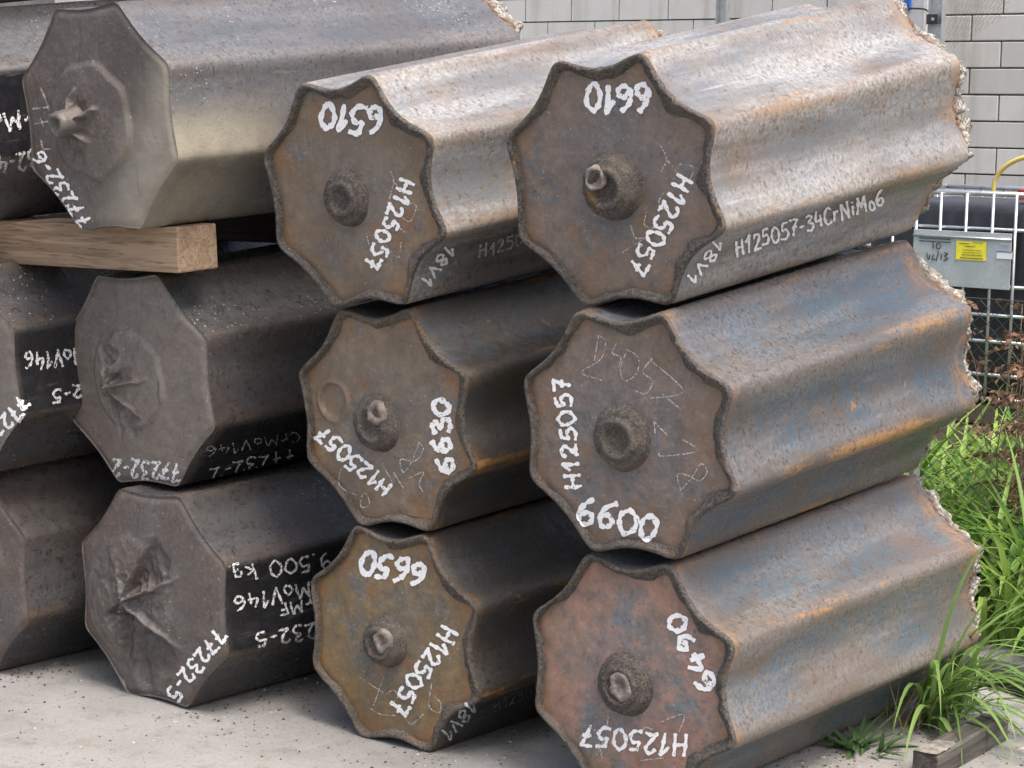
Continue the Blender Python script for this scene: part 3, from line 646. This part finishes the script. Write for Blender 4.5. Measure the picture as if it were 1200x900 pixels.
# thin chalk scribbles
def chalk(key, sts, w_=1.2):
    for s in sts: lay(INGOTS[key], [[tuple(p) for p in s]], w_, M['chalk'], 'chalk_stroke')
def z5(*p): return [(600 + x * .3667, 340 + y * .3667) for x, y in p]
chalk('A2', [z5((265, 225), (272, 180), (278, 145)), z5((278, 145), (300, 165), (285, 220), (225, 263), (292, 288)), z5((335, 170), (322, 200), (350, 215), (340, 245)), z5((370, 190), (348, 250), (362, 290), (400, 265), (405, 215), (370, 190)),
             z5((450, 218), (420, 260), (450, 290), (430, 330), (390, 320)), z5((445, 225), (548, 322), (445, 345)), z5((480, 330), (540, 380)), z5((455, 420), (460, 470)), z5((455, 420), (500, 465)), z5((545, 475), (592, 513), (480, 530), (475, 515)),
             z5((540, 640), (530, 590), (560, 590), (600, 608), (625, 580), (605, 555), (575, 600), (540, 640))])
def z3(*p): return [(580 + x * .3666, 40 + y * .3666) for x, y in p]
chalk('A1', [z3((530, 355), (550, 400), (530, 440)), z3((550, 400), (590, 450)), z3((590, 415), (635, 425), (625, 465)), z3((545, 500), (525, 540), (555, 560)), z3((485, 570), (480, 610), (510, 620)), z3((435, 610), (450, 650), (480, 650)), z3((405, 700), (490, 645))])
def zb3(*p): return [(350 + x * .3333, 600 + y * .3333) for x, y in p]
chalk('B3', [zb3((215, 580), (300, 635)), zb3((300, 580), (265, 680)), zb3((310, 640), (335, 625), (350, 650), (320, 680)), zb3((255, 690), (290, 710), (345, 715)), zb3((380, 730), (400, 745), (440, 710)), zb3((470, 600), (460, 680), (495, 705), (500, 670), (480, 650))])
def zb2(*p): return [(340 + x * .3333, 340 + y * .3333) for x, y in p]
chalk('B2', [zb2((455, 535), (470, 560), (440, 600), (390, 595), (400, 640), (430, 600), (455, 535)), zb2((325, 610), (365, 680)), zb2((365, 640), (400, 695)), zb2((420, 660), (470, 640), (455, 680), (470, 710)), zb2((180, 630), (175, 690), (235, 720)), zb2((255, 720), (250, 760), (280, 755), (270, 715), (255, 720))])
def zb1(*p): return [(300 + x * .3556, 60 + y * .3556) for x, y in p]
chalk('B1', [zb1((445, 395), (455, 430), (440, 490)), zb1((455, 430), (490, 470)), zb1((500, 500), (530, 510), (510, 560), (480, 545)), zb1((500, 600), (470, 580)), zb1((365, 600), (380, 660)), zb1((430, 640), (470, 680), (480, 630))])
def z7(*p): return [(610 + x * .2999, 630 + y * .2999) for x, y in p]
chalk('A3', [z7((345, 690), (335, 760), (300, 850)), z7((270, 740), (310, 760)), z7((480, 760), (490, 740), (520, 750)), z7((550, 720), (640, 690), (620, 760)), z7((470, 870), (560, 860)), z7((310, 800), (320, 860))])
def z1(*p): return [(x * .3223, y * .3223) for x, y in p]
chalk('C1', [z1((150, 320), (175, 380), (180, 400)), z1((120, 395), (180, 390)), z1((130, 450), (185, 440)), z1((150, 430), (160, 460)), z1((150, 505), (160, 540), (190, 540))], 1.6)

# ------------------------------------------------------------------ behind: container, fence, hose, posts
def build_ibc():
    Y = 9.75; pl = at_y(1075, 268, Y); pr_ = at_y(1190, 268, Y); pb = at_y(1132, 336, Y); tz = at_y(1130, 226, Y).z; mx = (pl.x + pr_.x) / 2
    W, D, Hc = 1.2, 1.0, 1.02; b = tz - Hc
    root = empty('liquid_container', (mx, Y + D / 2, b - .14)); tag(root, 'black plastic tank in a galvanised wire cage behind the right ingots', 'container')
    def loc(x, y, z): return (x - mx, y - Y - D / 2, z - b + .14)
    box('tank', loc(mx, Y + D / 2, b + Hc / 2 - .02), (W - .07, D - .07, Hc - .06), M['tank'], root, .05, smooth_=True)
    r_ = .0095
    for z in (tz, tz - .175, at_y(1170, 336, Y).z, at_y(1170, 370, Y).z, at_y(1170, 401, Y).z, b + .12, b):
        pts = [loc(mx + sx * W / 2, Y + (0 if sy < 0 else D), z) for sx, sy in ((-1, -1), (1, -1), (1, 1), (-1, 1), (-1, -1))]
        v, f = [], []
        for i in range(4): tube_data(pts[i:i + 2], r_ * (1.35 if z == tz else 1), 8, v, f)
        link('cage_hoop', mesh('cage_hoop', v, f), root, [M['galv']])
    for i, px in enumerate((1047, 1074, 1102, 1132, 1163, 1190, 1217, 1240)):
        x = at_y(px, 300, Y).x; tube('cage_bar', [loc(x, Y - .016, b), loc(x, Y - .016, tz)], r_ * .85, M['galv'], root)
        tube('cage_bar', [loc(x, Y + D + .016, b), loc(x, Y + D + .016, tz)], r_ * .85, M['galv'], root, 6)
    for i in range(6):
        for sx in (-1, 1): tube('cage_bar', [loc(mx + sx * (W / 2 + .016), Y + .08 + i * .168, b), loc(mx + sx * (W / 2 + .016), Y + .08 + i * .168, tz)], r_ * .85, M['galv'], root, 6)
    pc = ((pl.x + pr_.x) / 2, (pl.z + pb.z) / 2); pw, ph = pr_.x - pl.x, pl.z - pb.z; yp = Y - .036
    plate = box('sign_plate', loc(pc[0], yp, pc[1]), (pw, .006, ph), M['galvp'], root, .002)
    tube('plate_fold', [loc(pl.x, yp - .006, pl.z - .03), loc(pr_.x, yp - .006, pl.z - .03)], .006, M['galv'], plate, 6)
    def lab(px0, py0, px1, py1, mat, name, dy=.0055):
        a, c = at_y(px0, py0, yp - dy), at_y(px1, py1, yp - dy); return box(name, loc((a.x + c.x) / 2, yp - dy, (a.z + c.z) / 2), (abs(c.x - a.x), .0015, abs(a.z - c.z)), mat, plate, 0)
    lab(1121, 282, 1155, 306, M['label_y'], 'yellow_label'); lab(1168, 294, 1186, 304, M['label_w'], 'white_label'); lab(1168, 294, 1186, 296, M['inkb'], 'blue_stripe', .0075)
    for k, (a, c, y_) in enumerate(((1124, 1136, 285), (1140, 1152, 284.5), (1131, 1143, 288.5), (1128, 1150, 293), (1128, 1149, 296), (1127, 1151, 299), (1125, 1152, 302.5))): lab(a, y_ - .5, c, y_ + .5, M['ink'], 'printed_line', .0075)
    for y_ in (276, 279.5, 283): lab(1077, y_ - .5, 1114, y_ + .5, M['ink'], 'printed_line', .0075)
    for y_ in (278, 282, 286): lab(1172, y_ - .6, 1183, y_ + .6, M['label_w'], 'printed_line', .0075)
    # marker scrawl
    for st in ([(1093, 284), (1094, 291)], [(1097, 286), (1101, 285), (1102, 290), (1098, 291), (1097, 286)], [(1086, 296), (1088, 304), (1090, 298)], [(1094, 298), (1092, 304), (1096, 303)], [(1100, 294), (1097, 306)], [(1103, 297), (1103, 304)], [(1106, 296), (1111, 297), (1107, 300), (1111, 303), (1106, 305)]):
        tube('marker_scrawl', [loc(*at_y(x, y, yp - .006)) for x, y in spline(st, 4)], .0025, M['ink'], plate, 4)
    a = at_y(1188, 228, Y + .08); bm = bmesh.new(); bmesh.ops.create_cone(bm, cap_ends=True, segments=24, radius1=.075, radius2=.07, depth=.05); me = bpy.data.meshes.new('filler_cap'); bm.to_mesh(me); bm.free()
    o = link('filler_cap', me, root, [M['red']], False); o.location = loc(a.x + .02, Y + .25, tz - .005)
    # pallet below
    for k in range(5): box('pallet_board', loc(mx - .52 + k * .26, Y + D / 2, b - .03), (.12, D, .022), M['pallet'], root, .003)
    for k in range(3): box('pallet_runner', loc(mx, Y + .08 + k * .42, b - .09), (W, .1, .09), M['pallet'], root, .003)
    return b - .14, mx, Y, D, W
zb, mx, Yi, Di, Wi = build_ibc()
box_root = empty('concrete_plinth', (mx, Yi + Di / 2, 0)); tag(box_root, 'low dark plinth carrying the black tank, half hidden by grass', 'plinth')
box('plinth_block', (0, 0, zb / 2 - .003), (1.3, 1.06, zb - .006), M['pallet'], box_root, .01)

def build_fence():
    Yf = 7.42; zt = at_y(1180, 352, Yf).z; x0, x1 = -6.2, -1.2; root = empty('chain_link_fence', (x0, Yf, 0)); tag(root, 'dark chain-link fence in front of the tall green grass', 'fence')
    p = .030; v = []; f = []; n = int((x1 - x0) / p)
    for i in range(n):
        pts = []; k = 0; z = .02
        while z < zt:
            xx = i * p + (p * .5 * (1 if (k + i) % 2 else -1)) * 1.02 + p * .5; wv = .02 * noise.noise(((i * p) * 1.5, z * 2, 0))
            pts.append((xx, wv + (.002 if (k + i) % 2 else -.002), z)); z += p; k += 1
        tube_data(pts, .0019, 4, v, f, False)
    tag(link('wire_mesh', mesh('wire_mesh', v, f), root, [M['wire']]), kind='stuff')
    for z in (zt, .06): tube('line_wire', [(0, 0, z), (x1 - x0, 0, z)], .002, M['wire'], root, 6)
    for x in (.0, 2.5, 5.0): tube('fence_post', [(x, .03, -.05), (x, .03, zt + .06)], .022, M['galv'], root, 10)
build_fence()

def wpath(name, px, Y, r_, mat, label, cat):
    pts = [at_y(x, y, Y + (k[0] if k else 0)) for x, y, *k in px]; p0 = pts[0]
    o = tube(name, [Vector(q) - p0 for q in spline([tuple(p) for p in pts], 6)], r_, mat); o.location = p0; tag(o, label, cat); return o
wpath('garden_hose', [(1164, 226), (1166, 212), (1174, 199), (1188, 189), (1206, 184), (1228, 188), (1240, 210), (1236, 240)], 9.95, .0125, M['yellow'], 'yellow hose looping above the black caged tank', 'hose')
# steel post and cabinet at the wall
def post(px, pybot, Y, w_, label, cap):
    b = at_y(px, pybot, Y); root = empty('steel_post', (b.x, Y, 0)); tag(root, label, 'post')
    box('web', (0, 0, 1.9), (w_, .006, 3.8), M['galv'], root, .001)
    for sx in (-1, 1): box('flange', (sx * (w_ / 2 + .002), -.028, 1.9), (.006, .055, 3.8), M['galv'], root, .001)
    if cap: c = at_y(1097, 23, Y); box('bracket', (c.x - b.x, -.062, c.z), (w_ * .85, .012, .07), M['tank'], root, .003); box('bolt', (c.x - b.x + .01, -.072, c.z), (.02, .01, .02), M['galv'], root, .002)
post(1099, 40, 13.6, .10, 'galvanised channel post behind the top right ingot', True)
post(849, 20, 14.2, .09, 'galvanised channel post between the two top fluted ingots', False)
c = at_y(1065, 20, 14.3); root = empty('wall_cabinet', (c.x, 14.3, c.z - .2)); tag(root, 'grey sheet-metal cabinet with blue tab beside the channel post', 'cabinet')
box('case', (-.02, .1, .45), (.34, .2, .75), M['greybox'], root, .012); box('door', (-.02, -.008, .45), (.31, .012, .70), M['greybox'], root, .006)
a = at_y(1064, 2, 14.27); box('blue_tab', (a.x - c.x, -.03, a.z - c.z + .2), (.05, .03, .12), M['blue'], root, .008)
tube('cable', [at_y(x, y, 14.24) - Vector((c.x, 14.3, c.z - .2)) for x, y in spline([(1055, 10), (1072, 10), (1084, 11), (1089, 16), (1090, 30)], 4)], .007, M['tank'], root)
# loose chicken wire on the wall
def hexwire():
    o = at_y(1110, 40, 14.55); root = empty('chicken_wire', tuple(o)); tag(root, 'loose piece of hexagonal chicken wire against the block wall', 'wire mesh')
    v = []; f = []; a = .055
    ex = (at_y(1175, 0, 14.45) - o); ey = (at_y(1140, -30, 14.5) - o).normalized(); ex = ex.normalized()
    a = .034
    for i in range(13):
        for j in range(8):
            cx = i * 1.5 * a; cy = (j + (.5 if i % 2 else 0)) * 1.732 * a - .2
            if cy > .30 + .12 * noise.noise((i * .5, 2, 0)) or cx + cy < -.05: continue
            for k in range(3):
                p = [(cx + a * math.cos(R(60 * (k + m))), cy + a * math.sin(R(60 * (k + m)))) for m in (0, 1)]
                q = [tuple(ex * x + ey * y + Vector((0, .06 * noise.noise((x * 4, y * 4, 0)), 0))) for x, y in p]; tube_data(q, .0014, 4, v, f, False)
    link('wire_net', mesh('wire_net', v, f), root, [M['hexwire']])
hexwire()

# ------------------------------------------------------------------ plants
def blade_data(v, f, base, az, L_, wd, lean, curl, seg=7, fold=.3):
    d = Vector((math.cos(az), math.sin(az), 0)); sd_ = Vector((-math.sin(az), math.cos(az), 0)); p = Vector(base); ang = lean; b0 = len(v)
    for i in range(seg + 1):
        t = i / seg; w_ = wd * (.5 + .5 * min(1, t * 5)) * (1 - t ** 2.2) + .0004
        nrm = d * -math.cos(ang) + Vector((0, 0, 1)) * math.sin(ang)
        v += [p - sd_ * w_ * .5 + nrm * w_ * fold * .5, p.copy(), p + sd_ * w_ * .5 + nrm * w_ * fold * .5]
        ang2 = ang + curl / seg; p = p + (d * math.sin(ang) + Vector((0, 0, 1)) * math.cos(ang)) * (L_ / seg); ang = ang2
    for i in range(seg):
        a = b0 + i * 3; f += [(a, a + 1, a + 4, a + 3), (a + 1, a + 2, a + 5, a + 4)]
def grass_field():
    v = []; f = []; rnd = random.Random(3)
    for cl in range(125):
        Y = rnd.uniform(7.15, 9.5); X = -Y * .45 + rnd.uniform(-.6 if Y > 7.5 else -.1, .75); n = rnd.randint(7, 14)
        hscale = 1.0
        for k in range(n):
            blade_data(v, f, (X + rnd.uniform(-.05, .05), Y + rnd.uniform(-.05, .05), 0), rnd.uniform(0, 6.28), rnd.uniform(.40, 1.0) * hscale, rnd.uniform(.018, .044), rnd.uniform(.03, .55), rnd.uniform(.8, 2.7))
    o = link('tall_grass', mesh('tall_grass', v, f), None, [M['grass']]); tag(o, 'bright green strap-leaved grass behind the chain-link fence', 'grass', kind='stuff')
    v = []; f = []
    for k in range(900):
        Y = rnd.uniform(7.2, 9.6); X = -Y * .46 + rnd.uniform(-.8, .8); blade_data(v, f, (X, Y, 0), rnd.uniform(0, 6.28), rnd.uniform(.1, .3), .006, rnd.uniform(.2, 1.1), rnd.uniform(0, 1), 3)
    tag(link('dry_straw', mesh('dry_straw', v, f), None, [M['straw']]), 'pale dry straw under the tall green grass', 'straw', kind='stuff')
grass_field()
box_s = mesh('soil', [(x, y, .012 + .02 * noise.noise((x * 3, y * 3, 0))) for y in np.linspace(7.35, 13.5, 24) for x in np.linspace(-9, 2, 40)], [(j * 40 + i, j * 40 + i + 1, (j + 1) * 40 + i + 1, (j + 1) * 40 + i) for j in range(23) for i in range(39)])
tag(link('soil', box_s, None, [M['soil']]), kind='structure')

def dry_weed(px, pybase, pytop, Y, label, seed):
    rnd = random.Random(seed); b = at_y(px, pybase, Y); tz = at_y(px, pytop, Y).z; root = empty('dry_weed', (b.x, Y, 0.01)); tag(root, label, 'weed', 'dead brown weeds by the fence')
    for s in range(4):
        p = Vector((rnd.uniform(-.03, .03), rnd.uniform(-.03, .03), 0)); pts = [p.copy()]; dx, dy = rnd.uniform(-.06, .06), rnd.uniform(-.06, .06); hh = tz * rnd.uniform(.7, 1.0)
        for i in range(9):
            p = p + Vector((dx * .5 + rnd.uniform(-.02, .02), dy * .5 + rnd.uniform(-.02, .02), hh / 9)); pts.append(p.copy())
        st = tube('stem', pts, [.004 * (1 - .07 * i) for i in range(len(pts))], M['stem'], root, 5); v = []; f = []
        for i in range(3, len(pts)):
            for k in range(15):
                az = rnd.uniform(0, 6.28); a = pts[i] + Vector((math.cos(az), math.sin(az), rnd.uniform(-.3, .3))) * rnd.uniform(.005, .075) * 1.2
                w_ = rnd.uniform(.012, .026); d = Vector((math.cos(az), math.sin(az), rnd.uniform(-1.2, .2))).normalized(); sd_ = d.cross(Vector((rnd.uniform(-1, 1), rnd.uniform(-1, 1), 1))).normalized(); up = sd_.cross(d); b0 = len(v)
                v += [a, a + d * w_ * .9 + sd_ * w_ * .6 + up * w_ * .35, a + d * w_ * 1.9 + up * w_ * rnd.uniform(-.5, .5), a + d * w_ * .9 - sd_ * w_ * .6 + up * w_ * .35, a + d * w_]
                f += [(b0, b0 + 1, b0 + 4), (b0 + 1, b0 + 2, b0 + 4), (b0 + 2, b0 + 3, b0 + 4), (b0 + 3, b0, b0 + 4)]
        link('withered_leaves', mesh('withered_leaves', v, f), st, [M['dry']], False)
        for i in range(3, len(pts) - 1, 2):
            e = pts[i] + Vector((rnd.uniform(-.15, .15), rnd.uniform(-.1, .1), rnd.uniform(.03, .14))); tube('twig', [pts[i], (pts[i] + e) / 2 + Vector((0, 0, .015)), e], .0018, M['stem'], st, 4)
dry_weed(1158, 700, 350, 8.1, 'dead brown weed against the cage, nearest the ingot ends', 1)
dry_weed(1180, 700, 338, 8.4, 'dead brown weed in front of the tank cage, between two others', 2)
dry_weed(1203, 690, 362, 7.9, 'dead brown weed at the right edge of the picture', 3)

def tuft(px, py, label, n, mat, Lr, wr, lean, curl, seed, cat='grass', name='grass_tuft', bias=None, extra=(), spread=(.05, .05)):
    rnd = random.Random(seed); b = at_z(px, py); root = empty(name, (b.x, b.y, .0)); tag(root, label, cat)
    specs = [(rnd.uniform(0, 6.28) if bias is None else max(bias[2], min(bias[3], rnd.gauss(bias[0], bias[1]))), rnd.uniform(*Lr), rnd.uniform(*wr), rnd.uniform(*lean), rnd.uniform(*curl), rnd.uniform(-spread[0], spread[0]), rnd.uniform(-spread[1], spread[1])) for _ in range(n)] + list(extra)
    for az, L_, wd, le, cu, ox, oy in specs:
        v = []; f = []; blade_data(v, f, (ox, oy, .0), az, L_, wd, le, cu, 9); link('leaf', mesh('leaf', v, f), root, [mat])
    return root
# grass arching over the old timber, at the foot of the right stack
tuft(1094, 852, 'long green grass tuft arching beside the bottom right ingot', 58, M['grass2'], (.35, .92), (.011, .026), (.05, .8), (.9, 2.6), 11, bias=(-.2, .7, -1.3, .9), spread=(.05, .12))
tuft(1062, 858, 'dry straw-coloured stems at the root of the grass tuft', 22, M['straw'], (.12, .35), (.004, .008), (.1, 1.0), (-.2, .9), 21, 'dry grass', 'dry_grass', bias=(-.1, 1.2, -1.7, 1.4), spread=(.06, .14))
tuft(1122, 840, 'shorter grass tuft growing just behind the weathered timber', 26, M['grass2'], (.25, .6), (.008, .016), (.1, .8), (.8, 2.4), 12, bias=(.0, 1.5, -2.2, 2.0), spread=(.08, .08))
tuft(1008, 884, 'small leafy green weed on the ground under the right ingot', 34, M['weed'], (.10, .24), (.016, .030), (.5, 1.25), (.1, .9), 13, 'weed', 'leafy_weed', spread=(.07, .05))
# weathered timber offcut
def offcut():
    a, b = at_z(1083, 916), at_z(1166, 869); d = (b - a); L_ = d.length; yaw = math.atan2(d.y, d.x) - math.pi / 2
    root = empty('timber_offcut', (a.x, a.y, 0)); root.rotation_euler = (0, 0, yaw); tag(root, 'dark weathered timber offcut with pale split end', 'timber')
    bm = bmesh.new(); box_bm(bm, (0, L_ / 2, .045), (.085, L_, .085), None, .006); bmesh.ops.subdivide_edges(bm, edges=bm.edges[:], cuts=3, use_grid_fill=True)
    for q in bm.verts: q.co += Vector((noise.noise(q.co * 14) * .004, noise.noise(q.co * 30 + Vector((5, 0, 0))) * .005, noise.noise(q.co * 14 + Vector((0, 9, 0))) * .004))
    me = bpy.data.meshes.new('plank'); bm.to_mesh(me); bm.free(); link('plank', me, root, [M['oldwood']], False)
    v = []; f = []
    for i in range(7):
        for j in range(9): v.append((-.038 + .076 * i / 6, -.004 + .17 * j / 8 * (1 if 0 < i < 6 else .6), .0905 + .003 * noise.noise((i * .9, j * .9, 1)) - (.004 if j == 8 else 0)))
    for i in range(6):
        for j in range(8): f.append((i * 9 + j, (i + 1) * 9 + j, (i + 1) * 9 + j + 1, i * 9 + j + 1))
    link('split_surface', mesh('split_surface', v, f), root, [M['splinter']])
offcut()
def pipe():
    pts = [at_z(x, y, .05) for x, y in ((1030, 800), (1080, 788), (1130, 786), (1180, 795), (1230, 812))]; p0 = pts[0]
    o = tube('rubber_pipe', [Vector(q) - p0 for q in spline([tuple(p) for p in pts], 6)], .055, M['rubber'], None, 16); o.location = p0; tag(o, 'black rubber pipe lying on the concrete behind the grass tuft', 'pipe')
pipe()

# grit and scale flakes on the slab
def grit():
    rnd = random.Random(5); v = []; f = []
    def chip(x, y, s):
        b0 = len(v); z = float(ground_z(x, y)); a0 = rnd.uniform(0, 6)
        for k in range(5):
            a = a0 + k * 1.257; q = s * rnd.uniform(.6, 1.2); v.append((x + q * math.cos(a), y + q * math.sin(a), z))
        v.append((x + rnd.uniform(-.3, .3) * s, y, z + s * rnd.uniform(.4, 1.0)))
        for k in range(5): f.append((b0 + k, b0 + (k + 1) % 5, b0 + 5))
    for _ in range(1500):
        p = at_z(rnd.uniform(-60, 720), 760 + 170 * rnd.random() ** .8); chip(p.x, p.y, .0012 + .006 * rnd.random() ** 6)
    for _ in range(900):
        p = at_z(rnd.uniform(860, 1260), rnd.uniform(800, 920)); chip(p.x, p.y, .0015 + .008 * rnd.random() ** 4)
    for key in ('B3', 'C3', 'A3', 'D3'):
        for _ in range(800):
            x = Q[key][0] + rnd.gauss(.22, .10); y = Q[key][1] + rnd.uniform(-.15, 1.2); chip(x, y, .0015 + .006 * rnd.random() ** 3)
    t = NT('grit'); g = t.new('ShaderNodeNewGeometry'); cr = t.new('ShaderNodeValToRGB'); t.l.new(g.outputs['Random Per Island'], cr.inputs[0])
    e = cr.color_ramp.elements; e[0].color = (.045, .038, .034, 1); e[1].color = (.5, .48, .45, 1); e[1].position = 1
    for p_, c_ in ((.55, (.08, .065, .055, 1)), (.72, (.22, .2, .18, 1)), (.80, (.24, .10, .05, 1)), (.86, (.3, .28, .26, 1))): q = e.new(p_); q.color = c_
    t.done(cr.outputs[0], .85, .2)
    tag(link('grit', mesh('grit', v, f), None, [t.m], False), 'grit and scale flakes scattered over the concrete', 'grit', kind='stuff')
grit()
